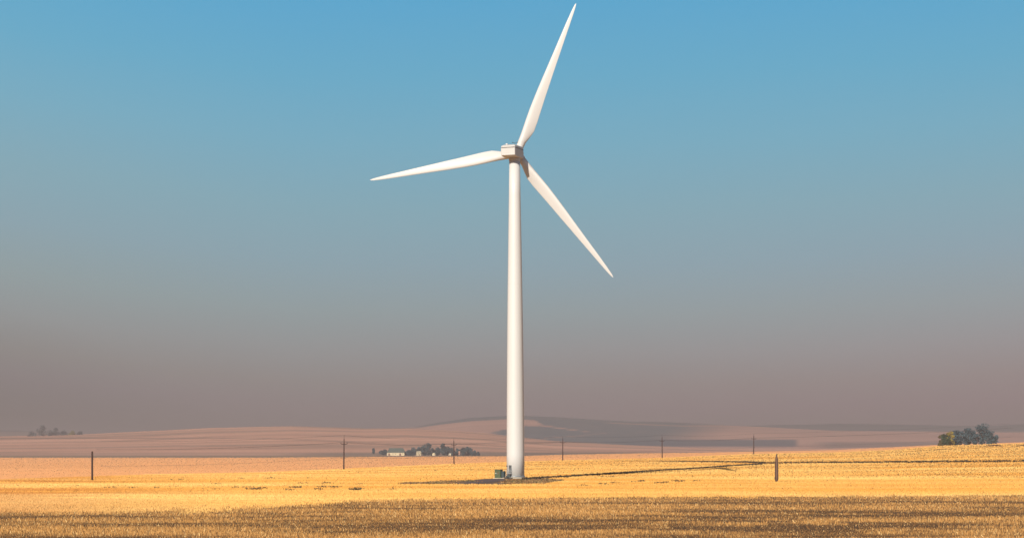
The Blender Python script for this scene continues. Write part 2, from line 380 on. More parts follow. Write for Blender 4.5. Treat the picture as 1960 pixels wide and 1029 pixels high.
for k in range(40):
    a = 2 * math.pi * k / 40; fl.tube([(2.30 * math.cos(a), 2.30 * math.sin(a), .63), (2.30 * math.cos(a), 2.30 * math.sin(a), .74)], .035, 6)
fl.build('base_flange', GREYM, tower)
MB().lathe([(2.62, -.5), (2.62, .30), (2.55, .36), (2.0, .37)], 64).build('foundation', CONC, turb)
# nacelle frame: local x = to the side, y = forward (towards the rotor, away from camera), z = up
A = Vector((math.sin(YAW) * math.cos(TILT), math.cos(YAW) * math.cos(TILT), math.sin(TILT)))
RS = Vector((math.cos(YAW), -math.sin(YAW), 0)); UP = RS.cross(A).normalized()
NM = Matrix((RS, A, UP)).transposed().to_4x4(); NM.translation = Vector((-.52, 0, 81.55))
def rsec(y, hw, zb, zt, ch=.35, cb=.45):
    pts = []
    def corner(cx, cz, r, a0):
        for k in range(4):
            a = a0 + k * math.pi / 6; pts.append(Vector((cx + r * math.cos(a), y, cz + r * math.sin(a))))
    corner(hw - ch, zt - ch, ch, 0); corner(-hw + ch, zt - ch, ch, math.pi / 2)
    corner(-hw + cb, zb + cb, cb, math.pi); corner(hw - cb, zb + cb, cb, 1.5 * math.pi)
    return pts
nac = MB().loft([rsec(-4.55, 1.72, -1.10, .62, .08, .10), rsec(-4.45, 1.84, -1.18, .66, .10, .14), rsec(-2.2, 1.88, -1.42, .66, .10, .2), rsec(2.2, 1.86, -1.46, .66, .10, .25),
                 rsec(2.9, 1.7, -1.38, .62, .3, .4)], smooth=False).build('nacelle', NACM, turb, NM)
MB().loft([rsec(-4.62, 1.30, .80, 1.05, .12, .03), rsec(-4.40, 1.86, .80, 1.28, .50, .03), rsec(-3.5, 1.86, .80, 1.56, .58, .03), rsec(-1.0, 1.86, .80, 1.60, .5, .03),
           rsec(2.2, 1.80, .80, 1.48, .25, .03), rsec(2.9, 1.6, .80, 1.3, .3, .03)], smooth=False).build('roof_hood', NACM, nac, NM)
MB().box((0, -.8, .73), (3.62, 7.3, .16)).build('seam_strip', DARK, nac, NM)
for zz in (.15, -.4):
    MB().box((0, -4.55, zz), (1.2, .06, .30), bev=.02).build('vent', DARK if 0 else NACM, nac, NM)
MB().tube([(-.9, -2.6, 1.60), (-.9, -2.6, 1.95)], [.30, .26], 14).build('beacon_lamp', WHITE, nac, NM)
sb = MB(); sb.tube([(1.0, -1.8, 1.6), (1.0, -1.8, 2.15)], .04, 6); sb.tube([(.4, -1.8, 2.1), (1.6, -1.8, 2.1)], .04, 6)
for q in (.4, 1.6): sb.tube([(q, -1.8, 2.1), (q, -1.8, 2.3)], [.1, .14], 8)
sb.build('wind_sensor', DARK, nac, NM)
MB().lathe([(1.38, 79.38), (1.44, 79.42), (1.44, 79.75), (1.38, 80.2)], 64, (-.25, 0, 0)).build('yaw_collar', NACM, turb)
# hub
YAW, TILT = R(14.1), R(2.6)       # the rotor plane
A = Vector((math.sin(YAW) * math.cos(TILT), math.cos(YAW) * math.cos(TILT), math.sin(TILT)))
RS = Vector((math.cos(YAW), -math.sin(YAW), 0)); UP = RS.cross(A).normalized()
hubc = Vector((1.32 - TX, 4.1, 75.97 + HC - (4.1 - 3) * .168))
HM = Matrix((RS, A, UP)).transposed().to_4x4(); HM.translation = hubc
hb = MB(); n = 40
hp = [(1.30, -1.25), (1.5, -1.1), (1.62, -.6), (1.58, .4), (1.35, 1.2), (.95, 1.85), (.45, 2.2), (.05, 2.28)]
hb.loft([[Vector((r * math.cos(2 * math.pi * k / n), y, r * math.sin(2 * math.pi * k / n))) for k in range(n)] for r, y in hp])
hub = hb.build('rotor_hub', BLADEM, turb, HM)
# blades
RB = 39.9
LEr = [0, 1.6, 3.2, 5, 6.7, 9, 12, 15.5, 20, 23.5, 28, 31, 35, 38, 39.6, 40.3, 40.6]
LE = [.94, .94, .93, .92, .98, 1.08, 1.16, 1.13, 1.02, .90, .76, .68, .56, .42, .30, .17, .02]
TE = [.94, .94, 1.00, 1.55, 1.95, 1.92, 1.72, 1.50, 1.27, 1.08, .86, .70, .50, .33, .20, .08, -.02]
RT = [1, 1, .92, .58, .40, .31, .26, .24, .22, .21, .2, .19, .18, .17, .17, .17, .17]
def blade(theta):
    er = RS * math.cos(theta) + UP * math.sin(theta); et = RS * math.sin(theta) - UP * math.cos(theta)   # et = trailing side
    rings = []
    for r in np.concatenate([np.linspace(.9, 10, 34), np.linspace(10.6, 38, 50), np.linspace(38.4, 40.6, 14)]):
        le = np.interp(r, LEr, LE); te = np.interp(r, LEr, TE); t = np.interp(r, LEr, RT); ch = le + te
        tw = R(np.interp(r, [0, 5, 10, 20, 40], [14, 13, 9, 4, 0]))
        circ = np.interp(r, [0, 2.2, 6.5], [1, 1, 0]); ring = []
        for k in range(28):
            a = 2 * math.pi * k / 28; s = (1 - math.cos(a)) / 2                # 0 = leading edge
            yt = 5 * 1.0 * (.2969 * math.sqrt(s) - .126 * s - .3516 * s * s + .2843 * s ** 3 - .1015 * s ** 4) * t * ch
            yc = math.sin(a) / 2 * t * ch; yy = circ * yc + (1 - circ) * (yt if a <= math.pi else -yt)
            c_ = -le + s * ch
            c2 = c_ * math.cos(tw) - yy * math.sin(tw); y2 = c_ * math.sin(tw) + yy * math.cos(tw)
            ring.append(er * float(r) * RB / 40.6 + et * float(c2) + A * float(y2 + .9 * (r / RB) ** 2) + hubc)
        rings.append(ring)
    b = MB().loft(rings).build('blade', BLADEM, turb)
    q = er * 1.25 + hubc
    MB().tube([er * 1.2 + hubc, er * 1.85 + hubc], 1.02, 32).build('blade_collar', BLADEM, b)
for th in (67.3, 187.3, 307.3): blade(R(th))
# door, stair and landing at the foot, on the left front of the tower
da = R(180 + 52)     # direction from the tower axis to the door
dn = Vector((math.cos(da), math.sin(da), 0)); dt = Vector((-dn.y, dn.x, 0))
DM = Matrix((dt, dn, Vector((0, 0, 1)))).transposed().to_4x4()
door = MB().box((0, 2.17, 2.35), (.86, .16, 2.0), bev=.06).build('door', mat('door_grey', (.14, .15, .16), rough=.5, noise=(2, 2, 2), var=.2), turb, DM)
MB().box((.28, 2.275, 2.3), (.05, .06, .2)).build('handle', DARK, door, DM)
lv = MB()
for k in range(5): lv.box((0, 2.262, 2.75 + k * .1), (.5, .03, .05))
lv.build('louvre', DARK, door, DM)
st = MB(); st.box((0, 2.95, 1.18), (1.3, 1.2, .07))
for k in range(5): st.box((0, 3.65 + k * .27, .98 - k * .2), (1.0, .27, .05))
for s in (-.5, .5):
    st.tube([(s, 3.5, 1.15), (s, 4.95, .05)], .05, 6); st.tube([(s * 1.2, 3.45, 0), (s * 1.2, 3.45, 1.15)], .05, 6)
stair = st.build('stair', GREYM, turb, DM)
rl = MB()
for s in (-.6, .6):
    for hh in (.5, 1.0): rl.tube([(s, 2.35, 1.2 + hh), (s, 3.5, 1.2 + hh), (s, 4.95, .05 + hh)], .03, 6)
    for yy, zz in ((2.4, 1.2), (2.95, 1.2), (3.5, 1.2), (4.2, .62), (4.95, .03)): rl.tube([(s, yy, zz), (s, yy, zz + 1.0)], .03, 6)
rl.build('railing', mat('railing_white', (.62, .62, .6), rough=.5), stair, DM)
MB().box((-1.15, 2.05, 3.1), (.3, .16, .3), bev=.02).build('wall_light', DARK, turb, DM)

# ------------------------------------------------------------------ transformer cabinet on its slab
GREEN = mat('cabinet_green_paint', (.068, .095, .042), rough=.55, noise=(1.5, 1.5, 1.5), var=.25)
GREEN2 = mat('cabinet_green_shaded', (.03, .055, .06), rough=.6, noise=(1.5, 1.5, 1.5), var=.25)  # darker copy: shade of the cabinet's right side put into the colour
cab = empty('transformer_cabinet', ((954.5 - 980) / F * 446, 446, .0), R(-22))
tag(cab, 'green metal transformer cabinet on a pale slab beside the tower foot', 'transformer')
MB().box((.3, .6, .10), (3.0, 2.9, .24), bev=.02).build('slab', mat('pale_slab', (.62, .55, .42), rough=.9, noise=(2, 2, 2), var=.15), cab)
body = MB().box((0, 0, 1.22), (1.60, 1.5, 1.98), bev=.04).build('housing', GREEN, cab)
MB().box((0, -.05, 2.26), (1.70, 1.66, .10), bev=.03).build('lid', GREEN, cab)
for s in (-.39, .39):
    d_ = MB().box((s, -.765, 1.2), (.72, .04, 1.78), bev=.01).build('door', GREEN, body)
    MB().box((s * .28, -.80, 1.25), (.05, .05, .22)).build('handle', GREYM, d_)
MB().box((-.45, -.79, 1.38), (.20, .012, .20)).build('notice', mat('notice_white', (.7, .7, .66), rough=.6), body)
MB().box((.18, -.79, 1.42), (.30, .012, .62)).build('rust_stain', mat('rust_brown', (.16, .10, .05), rough=.9, noise=(5, 5, 5), var=.3), body)
MB().box((1.15, .25, 1.10), (.72, 1.1, 1.62), bev=.03).build('tank', GREEN2, cab)
rd = MB()
for k in range(9): rd.box((1.0 + .0, -.36 + k * .0, 0), (.001, .001, .001)) if 0 else rd.box((1.53, -.22 + k * .12, 1.05), (.10, .03, 1.3))
rd.build('cooling_fins', GREEN2, cab)
jb = empty('junction_box', ((972.5 - 980) / F * 446, 446.3, .0), R(-10))
tag(jb, 'small dark equipment box low down between the green cabinet and the tower stair', 'box')
MB().box((.1, 0, .62), (1.0, .5, .42), bev=.03).build('housing', GREEN2, jb)
for x_, y_ in ((-.3, -.18), (-.3, .18), (.5, -.18), (.5, .18)): MB().tube([(x_, y_, .0), (x_, y_, .45)], .035, 6).build('leg', GREYM, jb)
MB().tube([(-.4, 0, .62), (-1.0, .1, .55), (-1.1, .1, .1)], .05, 8).build('conduit', GREYM, jb)

# ------------------------------------------------------------------ gravel pad and farm road
def strip(name, top, bot, m, n=90, k=8, lift=.05, jit=.0):
    """sheet lying on the ground between two curves given as ground points seen from the road"""
    V = []; 
    tx = [p[0] for p in top]; bx = [p[0] for p in bot]
    for i in range(n + 1):
        a = i / n; px1 = tx[0] + (tx[-1] - tx[0]) * a; px2 = bx[0] + (bx[-1] - bx[0]) * a
        p1 = hit(px1, float(ip(px1, tx, [p[1] for p in top]))); p2 = hit(px2, float(ip(px2, bx, [p[1] for p in bot])))
        for j in range(k + 1):
            b = j / k; x = p1[0] * (1 - b) + p2[0] * b; y = p1[1] * (1 - b) + p2[1] * b
            if j in (0, k): y += (vnoise(x * 1.3, i * .7 + j) - .5) * jit
            V.append((x, y, gz(x, y) + lift))
    Fc = [(i * (k + 1) + j, (i + 1) * (k + 1) + j, (i + 1) * (k + 1) + j + 1, i * (k + 1) + j + 1) for i in range(n) for j in range(k)]
    o = quick_mesh(name, V, Fc, m); tag(o, kind='structure'); return o
DIRT = mat('dirt_brown', (.24, .15, .09), rough=.95, noise=(.5, .3, .5), var=.45, bump=(3, .6, .1), spec=.1)
strip('turbine_pad', [(740, 925.6), (850, 922.6), (930, 915.5), (1010, 913.8), (1045, 915.5), (1085, 918.5)], [(740, 926.4), (850, 926.6), (960, 927), (1040, 925.5), (1085, 919.2)], DIRT, n=90, lift=.05, jit=3)
strip('gravel_road', [(895, 922.5), (918, 918.5), (945, 915.8), (975, 915.2)], [(885, 925.8), (915, 925.5), (945, 922.5), (975, 918)],
      mat('purple_gravel', (.17, .12, .11), rough=.95, noise=(1.5, 1, 1), var=.3, bump=(6, .5, .05), spec=.1), n=40, lift=.10)
T1 = [(1005, 917.3), (1060, 914), (1100, 911.3), (1200, 905), (1300, 898.5), (1400, 892), (1450, 888.6), (1462, 887.8)]
T2 = [(1180, 881.6), (1250, 882.2), (1330, 883.3), (1400, 884.6), (1450, 885.8), (1475, 886.3), (1540, 885.2), (1650, 885.2), (1800, 884.2), (1960, 882.8), (2060, 882)]
TRACK = mat('track_earth', (.16, .10, .055), rough=.95, noise=(.6, .6, .6), var=.3, spec=.1)
def track(name, pts, wd, m, n=160):
    V = []; px = [p[0] for p in pts]; C = []
    for i in range(n + 1):
        q = px[0] + (px[-1] - px[0]) * i / n; h = hit(q, float(ip(q, px, [p[1] for p in pts]))); C.append(h)
    C = np.array(C); 
    for _ in range(6): C[1:-1] = (C[:-2] + C[1:-1] * 2 + C[2:]) / 4
    for i in range(n + 1):
        for s in (-.5, 0, .5):
            x, y = C[i, 0], C[i, 1] + s * wd; V.append((x, y, gz(x, y) + .05))
    Fc = [(i * 3 + j, (i + 1) * 3 + j, (i + 1) * 3 + j + 1, i * 3 + j + 1) for i in range(n) for j in range(2)]
    o = quick_mesh(name, V, Fc, m); tag(o, kind='structure'); return C
C1 = track('dark_ground_strip', T1, 5, TRACK); C2 = track('farm_road', T2, 6, TRACK)  # first strip: dark earth along a line from the tower foot

# weeds and dry grass clumps
WEEDM = mat('dry_weeds', attr='col', rough=.9, spec=.1)
def weeds(name, pts, n_per, h, spread, cols, label, seed, wd=.06):
    rg = np.random.default_rng(seed); P = []; C = []
    cols = [np.array(c) for c in cols]
    for (x, y, s) in pts:
        base = cols[rg.integers(len(cols))]
        for _ in range(n_per):
            a = rg.random() * 6.28; r = spread * s * rg.random() ** .6; bx = x + r * math.cos(a); by = y + r * math.sin(a)
            hh = h * s * (.4 + .8 * rg.random()); ln = rg.normal(0, .35, 2) * hh; ya = rg.random() * 3.14; z = gz(bx, by) if s > 3 else None
            dx, dy = math.cos(ya) * wd * (1 + s), math.sin(ya) * wd * (1 + s)
            P.append((bx, by, dx, dy, hh, ln[0], ln[1])); C.append(base * (.6 + .8 * rg.random()))
    P = np.array(P); C = np.array(C); z = ground_z(P[:, 0], P[:, 1]) + .02; n = len(P)
    V = np.empty((n, 4, 3)); bx, by, dx, dy, hh, lx, ly = P.T
    V[:, 0] = np.stack([bx - dx, by - dy, z], -1); V[:, 1] = np.stack([bx + dx, by + dy, z], -1)
    V[:, 2] = np.stack([bx + dx * .5 + lx, by + dy * .5 + ly, z + hh], -1); V[:, 3] = np.stack([bx - dx * .5 + lx, by - dy * .5 + ly, z + hh * .8], -1)
    o = quick_mesh(name, V.reshape(-1, 3), np.arange(4 * n).reshape(n, 4), WEEDM, colors=np.repeat(C[:, None], 4, 1).reshape(-1, 3))
    tag(o, label, 'weeds', kind='stuff')
def along(C, step, jx=.4, jy=1.0, smin=.7, smax=1.3):
    out = []; rg = random.Random(5)
    for a, b in zip(C, C[1:]):
        d = math.dist(a[:2], b[:2]); k = max(1, int(d / step))
        for i in range(k):
            t = i / k; out.append((a[0] + (b[0] - a[0]) * t + rg.uniform(-jx, jx), a[1] + (b[1] - a[1]) * t + rg.uniform(-jy, jy) - 1.5, rg.uniform(smin, smax)))
    return out
DK = [(.060, .045, .026), (.085, .055, .03), (.045, .038, .024)]
weeds('dark_line_tufts', along(C1, .35, smin=.8, smax=1.4), 11, .46, .55, DK, 'dark tufts in a line up from the turbine', 21, .07)
weeds('roadside_weeds', [(a_, b_, s_ * (.35 + .65 * min(1, max(0, (a_ / b_ * F + 980 - 1180) / 260)))) for a_, b_, s_ in along(C2, .5, smin=.85, smax=1.3)], 10, .66, .8, DK, 'thin dark line of weeds along the far farm road', 22, .10)
rg_ = random.Random(9); pts = []
for _ in range(750):
    px = rg_.uniform(770, 1075); lo = ip(px, [770, 850, 930, 1040, 1075], [925.3, 920.5, 917.5, 916.5, 918.5]); hi = ip(px, [770, 850, 960, 1040, 1075], [926.4, 926.8, 927.0, 925.8, 920])
    if 905 < px < 965 and rg_.random() < .8: continue
    py = rg_.uniform(lo, hi)
    if 868 < px < 960 and py > ip(px, [868, 915, 960], [922.5, 918, 916]) and rg_.random() < .93: continue
    h = hit(px, py); pts.append((h[0], h[1], rg_.uniform(.5, 1.3)))
weeds('pad_weeds', pts, 14, .30, .8, [(.30, .18, .08), (.22, .14, .06), (.38, .23, .10), (.13, .11, .05), (.32, .16, .08)], 'brown dry weeds round the edge of the turbine pad', 23, .05)
pts = []
def scatter(n, x0, x1, y0, y1, s0=.7, s1=1.6):
    for _ in range(n):
        h = hit(rg_.uniform(x0, x1), rg_.uniform(y0, y1)); pts.append((h[0], h[1], rg_.uniform(s0, s1)))
for cx_, cy_, k_ in [(412, 925.8, 5), (500, 934, 6), (488, 936.5, 4), (474, 933, 4), (455, 933.5, 3), (300, 933, 3), (250, 933.5, 4), (210, 934, 3), (330, 918, 4), (350, 917.8, 4), (290, 917.5, 3), (430, 916, 3), (462, 915.5, 3), (515, 915, 4), (528, 915, 5), (590, 915, 3), (628, 924.5, 7), (575, 925, 4), (617, 932, 10), (565, 933, 6), (555, 938, 4), (606, 937, 5), (675, 937, 5), (640, 932, 8), (688, 926.5, 6), (685, 935, 6), (751, 936, 3), (685, 938, 4),
                     (1158, 912, 5), (1168, 912.5, 4), (1263, 924, 9), (1270, 923.5, 6), (1218, 922, 4), (1228, 921, 4), (1295, 920, 4), (1305, 922, 5), (1155, 927, 5), (1180, 924, 5), (1118, 929, 3), (1325, 920, 2), (1135, 882, 4), (1105, 891, 3)]:
    scatter(k_, cx_ - 8, cx_ + 8, cy_ - .8, cy_ + .8)
scatter(35, 540, 700, 922, 938, .3, .8); scatter(60, 1050, 1320, 914, 930, .25, .6); scatter(60, 60, 420, 928, 952, .3, .8)
weeds('field_weeds', pts, 10, .24, .6, [(.13, .09, .045), (.09, .075, .04), (.18, .11, .05)], 'scattered dark weed tufts in the golden stubble', 24, .06)
# low dark reddish tufts below the tree clump on the right skyline
pts = []
for a, b, y in ((1884, 1920, 853.2), (1944, 1990, 852.8), (1772, 1830, 857.5)):
    for _ in range(int((b - a) * 2.2)):
        q = rg_.uniform(a, b); h = hit(q, y + (0 if a > 1800 else (1830 - q) * .07) + rg_.uniform(-.3, .3)); e_ = min(q - a, b - q) / (b - a) * 2; pts.append((h[0], h[1], rg_.uniform(.4, 1.1) * (.25 + e_ ** .7) * (1 if a > 1800 else .45)))
weeds('dark_red_tufts', pts, 10, .75, .9, [(.09, .045, .03), (.12, .06, .035)], 'low dark reddish tufts below the skyline trees', 25, .12)

# ------------------------------------------------------------------ poles
WOOD = mat('weathered_pole_wood', (.065, .032, .025), rough=.85, noise=(4, 4, .6), var=.35)
WOODP = mat('split_post_wood', (.17, .095, .065), rough=.85, noise=(7, 7, .4), var=.45)
INS = mat('insulator_porcelain', (.10, .09, .085), rough=.3)
PX = [658, 869, 1077, 1267.5, 1442.5]; PD = [795, 945, 1045, 1075, 1112]; PT = [832, 838, 834.5, 832, 829]
def make_pole():
    o = empty('utility_pole', (0, 0, 0))
    MB().tube([(0, 0, -.6), (0, 0, 4), (0, 0, 9.5), (0, 0, 12.0)], [.34, .31, .27, .21], 10).build('pole', WOOD, o)
    for s in (-1, 1):
        a = MB().tube([(0.10 * s, 0, 10.0), (.9 * s, 0, 9.95), (1.55 * s, 0, 10.25)], [.17, .16, .13], 6).build('crossarm', WOOD, o)
        MB().lathe([(.05, 0), (.12, .05), (.08, .12), (.12, .18), (.05, .28)], 8, (1.5 * s, 0, 10.3)).build('insulator', INS, a)
        MB().tube([(.12 * s, 0, 4.5), (.75 * s, 0, 4.55)], .10, 6).build('lower_bracket', WOOD, o)
    p = MB().tube([(0, 0, 12.0), (0.0, 0, 13.2)], [.10, .08], 6).build('top_pin', WOOD, o)
    MB().lathe([(.05, 0), (.13, .05), (.09, .14), (.13, .2), (.05, .3)], 8, (0, 0, 13.2)).build('insulator', INS, p)
    return o
def copy_tree(o, parent=None):
    c = o.copy(); COL.objects.link(c); c.parent = parent
    for ch in o.children: copy_tree(ch, c)
    return c
lab = ['wooden utility pole standing alone left of the farm, tallest of the line', 'utility pole in front of the farm trees, left of the turbine tower',
       'first utility pole to the right of the turbine tower', 'second utility pole to the right of the turbine tower', 'utility pole farthest to the right, beside the thick weathered post']
proto = make_pole(); P3 = []; kids = {}
for i in range(5):
    o = proto if i == 0 else copy_tree(proto)
    x = (PX[i] - 980) / F * PD[i]; z = gz(x, PD[i]); top = z_of(PT[i], PD[i]); s = (top - z) / 13.5
    o.location = (x, PD[i], z); o.scale = (1, 1, s); o.rotation_euler = (0, R([.6, -.5, .3, -.4, .5][i]), R([8, 4, -5, 3, -3][i]))
    tag(o, lab[i], 'utility pole', 'utility poles carrying the line across the field'); P3.append((x, PD[i], z, s))
WIRE = mat('wire_aluminium', (.10, .09, .09), rough=.6)
def wire(dx, h, lbl, r=.034):
    pts = []; Q = [(-340, 640, gz(-340 * .35, 640), 1.0)] + P3 + [(330., 1190, gz(330, 1190), 1.0)]
    Q[0] = (-165, 720, gz(-165, 720), P3[0][3])
    for (a, b) in zip(Q, Q[1:]):
        for k in range(12):
            t = k / 12; pts.append((a[0] + (b[0] - a[0]) * t + dx, a[1] + (b[1] - a[1]) * t, (a[2] + h * a[3]) * (1 - t) + (b[2] + h * b[3]) * t - 4 * t * (1 - t) * .9))
    pts.append((Q[-1][0] + dx, Q[-1][1], Q[-1][2] + h * Q[-1][3]))
    o = MB().tube(pts, r, 4).build('power_line', WIRE); tag(o, lbl, 'power line', 'wires of the utility line')
wire(0, 13.45, 'top wire strung along the tips of the utility poles')
wire(-1.5, 10.6, 'wire on the left crossarm ends of the utility poles')
wire(1.5, 10.6, 'wire on the right crossarm ends of the utility poles')
wire(.7, 4.65, 'lowest wire strung on the small brackets of the utility poles')
# two nearer posts
h = hit(176.5, 919.7)
p = MB().tube([(0, 0, -.5), (0, 0, 2), (0, 0, (919.7 - 863.5) / F * h[1] * .98), (0, 0, (919.7 - 863) / F * h[1])], [.24, .23, .22, .16], 10)
o = p.build('wooden_post', WOOD); o.location = h; tag(o, 'plain slender dark wooden post standing alone at the far left of the field', 'post')
h = hit(1486.5, 921.5); Lp = 54.5 / F * h[1]
o = empty('wooden_post', h); tag(o, 'thick weathered split post tapering at both ends, in front of the road', 'post')
for (dx, m_) in ((-.22, WOOD), (.20, WOOD)):
    MB().tube([(dx * .4, 0, -.3), (dx * .8, 0, .5), (dx * 1.15, 0, Lp * .13), (dx, 0, Lp * .2), (dx, 0, Lp * .6), (dx * .8, 0, Lp * .8), (dx * .3, 0, Lp * .97)], [.12, .17, .20, .17, .16, .13, .04], 8).build('stave', m_, o)
MB().tube([(0, .03, -.3), (0, .03, Lp * .1), (0, .03, Lp * .3), (0, .03, Lp * .6), (0, .03, Lp * .85), (0, .03, Lp)], [.16, .22, .24, .22, .16, .03], 8).build('core', WOODP, o)

# ------------------------------------------------------------------ trees
BARK = mat('bark', (.07, .05, .035), rough=.95, noise=(2, 2, .5), var=.3)
def leafmat(name, c): return mat(name, attr='col', rough=.8, spec=.2)
LEAF = leafmat('foliage', None)
def tree(loc, H, W, label, group=None, col=(.045, .062, .035), shape='round', seed=0, leaf=.5, nl=900, cat='tree'):
    rg = np.random.default_rng(seed); o = empty('tree', loc); tag(o, label, cat, group)
    t = MB(); th = H * .6
    t.tube([(0, 0, -.4), (.02 * H, 0, th * .5), (0, .01 * H, th), (0, 0, H * .85)], [H * .035, H * .028, H * .016, H * .005], 7)
    t.build('trunk', BARK, o)
    lb = MB(); ends = []
    for k in range(6):
        a = k * 1.05 + rg.random(); z0 = H * (.22 + .08 * k); r = W * .36
        e_ = (r * math.cos(a), r * math.sin(a), z0 + H * .16); ends.append(e_)
        lb.tube([(0, 0, z0), (e_[0] * .5, e_[1] * .5, z0 + H * .07), e_], [H * .012, H * .008, H * .003], 5)
    lb.build('limbs', BARK, o)
    # crown: leaf clusters
    nc = 16; C = []; 
    for k in range(nc):
        a = rg.random() * 6.283; zz = (k + .5) / nc
        if shape == 'round': rad = W * .40 * math.sqrt(max(0, 1 - (2 * zz - 1) ** 2)) ** .8
        elif shape == 'tall': rad = W * .36 * (1 - abs(zz - .45) * .9)
        else: rad = W * .44
        rr = rad * math.sqrt(rg.random()); C.append((rr * math.cos(a), rr * math.sin(a), H * (.10 + .82 * zz), (W * .17 + H * .03) * (.8 + .5 * rg.random())))
    per = nl // nc; P = []; K = []
    for (cx, cy, cz, cr_) in C:
        d = rg.normal(0, 1, (per, 3)); d /= np.linalg.norm(d, axis=1)[:, None]; q = d * (cr_ * (.55 + .55 * rg.random(per)))[:, None] * np.array((1, 1, .8)) + (cx, cy, cz)
        P.append(q); K.append(np.tile(np.array(col) * (.7 + .6 * rg.random()), (per, 1)))
    P = np.concatenate(P); K = np.concatenate(K) * (.7 + .6 * rg.random(len(P)))[:, None]; n = len(P)
    P[:, 2] = np.maximum(P[:, 2], H * .02)
    u = rg.normal(0, 1, (n, 3)); u /= np.linalg.norm(u, axis=1)[:, None]; v = np.cross(u, rg.normal(0, 1, (n, 3))); v /= np.linalg.norm(v, axis=1)[:, None]
    s = leaf * (.6 + .8 * rg.random(n))[:, None]
    V = np.stack([P - u * s, P + v * s * .6, P + u * s, P - v * s * .6], 1)
    quick_mesh('crown', V.reshape(-1, 3), np.arange(4 * n).reshape(n, 4), LEAF, parent=o, colors=np.repeat(K[:, None], 4, 1).reshape(-1, 3))
    return o
def at(px, py, Y): return ((px - 980) / F * Y, Y, z_of(py, Y))
FY = 2600.
g1 = 'trees around the farm'
farm = [  # px, base, top, width px, shape, label, depth offset
 (715, 867, 857, 5, 'tall', 'tiny lone tree left of the long barn', 0),
 (735, 869, 861, 16, 'round', 'low bushy tree against the left end of the long barn', 0),
 (782, 871, 862, 12, 'round', 'leftmost low tree of the grove right of the barn', 0),
 (790, 871, 857, 17, 'round', 'rounded tree just left of the farmhouse', 20),
 (803, 871, 855.5, 15, 'round', 'bushy tree directly behind the farmhouse', 40),
 (812, 871, 851, 13, 'tall', 'upright tree right behind the farmhouse roof', 30),
 (820, 871, 847.5, 15, 'tall', 'tallest tree of the grove, right of the farmhouse', 10),
 (829, 871, 858, 14, 'round', 'tree behind the round pale shed', 30),
 (838, 871, 856.5, 15, 'round', 'mid height tree between the shed and the tall narrow tree', 15),
 (848, 871, 848, 13, 'tall', 'tall tree with narrow crown left of the utility pole', 0),
 (857, 871, 855, 14, 'round', 'tree filling in beside the narrow tall tree', 25),
 (866, 871, 857, 13, 'round', 'tree directly behind the utility pole', 10),
 (876, 872, 858, 12, 'round', 'small tree just right of the utility pole', 20),
 (887, 872, 856.5, 14, 'round', 'tree left of the broad grove end tree', 0),
 (896, 872, 855, 17, 'round', 'broad rounded tree near the right end of the grove', 15),
 (907, 872, 863, 13, 'round', 'low tree at the right end of the grove', 5),
 (915, 872, 864, 7, 'tall', 'last small bush at the right tip of the grove', 0)]
def col_mul(c, k): return tuple(v * k for v in c)
for i, (px, b, t_, wd, sh, lb_, dy) in enumerate(farm):
    Y = FY + dy; H_ = (b + .6 - t_) / F * Y; W_ = wd / F * Y
    tree(at(px, b + .6, Y), H_, W_, lb_, g1, (.058, .095, .108), sh, 100 + i, .95, 900)  # blue-grey leaves: distance haze put into the foliage colour
# right-hand skyline clump
g2 = 'trees in the skyline clump on the right'; SY = 1300.  # dark trees below have lightened, blued leaves to imitate haze
clump = [(1806, 853, 832, 14, 'box', 'young tree at the left end of the skyline clump, tinged orange', (.11, .085, .03), 0),
 (1817, 853, 826, 15, 'round', 'yellow autumn tree in the skyline clump', (.34, .25, .045), -12),
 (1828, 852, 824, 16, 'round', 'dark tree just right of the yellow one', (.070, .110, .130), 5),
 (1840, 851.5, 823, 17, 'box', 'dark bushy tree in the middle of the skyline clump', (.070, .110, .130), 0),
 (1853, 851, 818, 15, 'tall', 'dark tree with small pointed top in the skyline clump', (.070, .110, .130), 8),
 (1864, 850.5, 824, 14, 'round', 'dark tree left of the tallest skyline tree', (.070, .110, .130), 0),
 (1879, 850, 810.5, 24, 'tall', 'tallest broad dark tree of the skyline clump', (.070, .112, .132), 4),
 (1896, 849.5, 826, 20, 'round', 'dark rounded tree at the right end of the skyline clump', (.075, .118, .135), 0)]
for i, (px, b, t_, wd, sh, lb_, c_, dy) in enumerate(clump):
    Y = SY + dy; tree(at(px, b + 1, Y), (b + 1 - t_) / F * Y, wd / F * Y * 1.4, lb_, g2, c_, sh, 300 + i, .48, 1700)
b_ = tree(at(1811, 852, SY - 20), 22 / F * SY, 15 / F * SY, 'low green bush under the yellow skyline tree', g2, (.05, .085, .04), 'box', 360, .45, 900)
# hazy far clump on the left
g3 = 'faint trees in the smoke on the left'
for i, (px, b, t_, wd, lb_) in enumerate([(62, 840, 826, 16, 'faint low tree at the left end of the hazy clump'), (80, 840, 812, 20, 'tall faint tree in the hazy clump at left'), (97, 840, 823, 16, 'faint rounded tree beside the tall hazy one'),
      (108, 840, 818, 13, 'faint pointed tree in the middle of the hazy clump'), (122, 840, 824, 20, 'broad faint tree in the hazy clump'), (138, 840, 824, 14, 'faint yellowish tree in the hazy clump'), (153, 840, 825, 14, 'faint tree at the right end of the hazy clump')]):
    Y = 3900.; c_ = (.26, .22, .10) if i == 5 else (.13, .135, .14)  # leaves paled, extra haze painted into their colour
    tree(at(px, b + 1, Y), (b + 1 - t_) / F * Y, wd / F * Y, lb_, g3, c_, 'round', 400 + i, 1.4, 600)

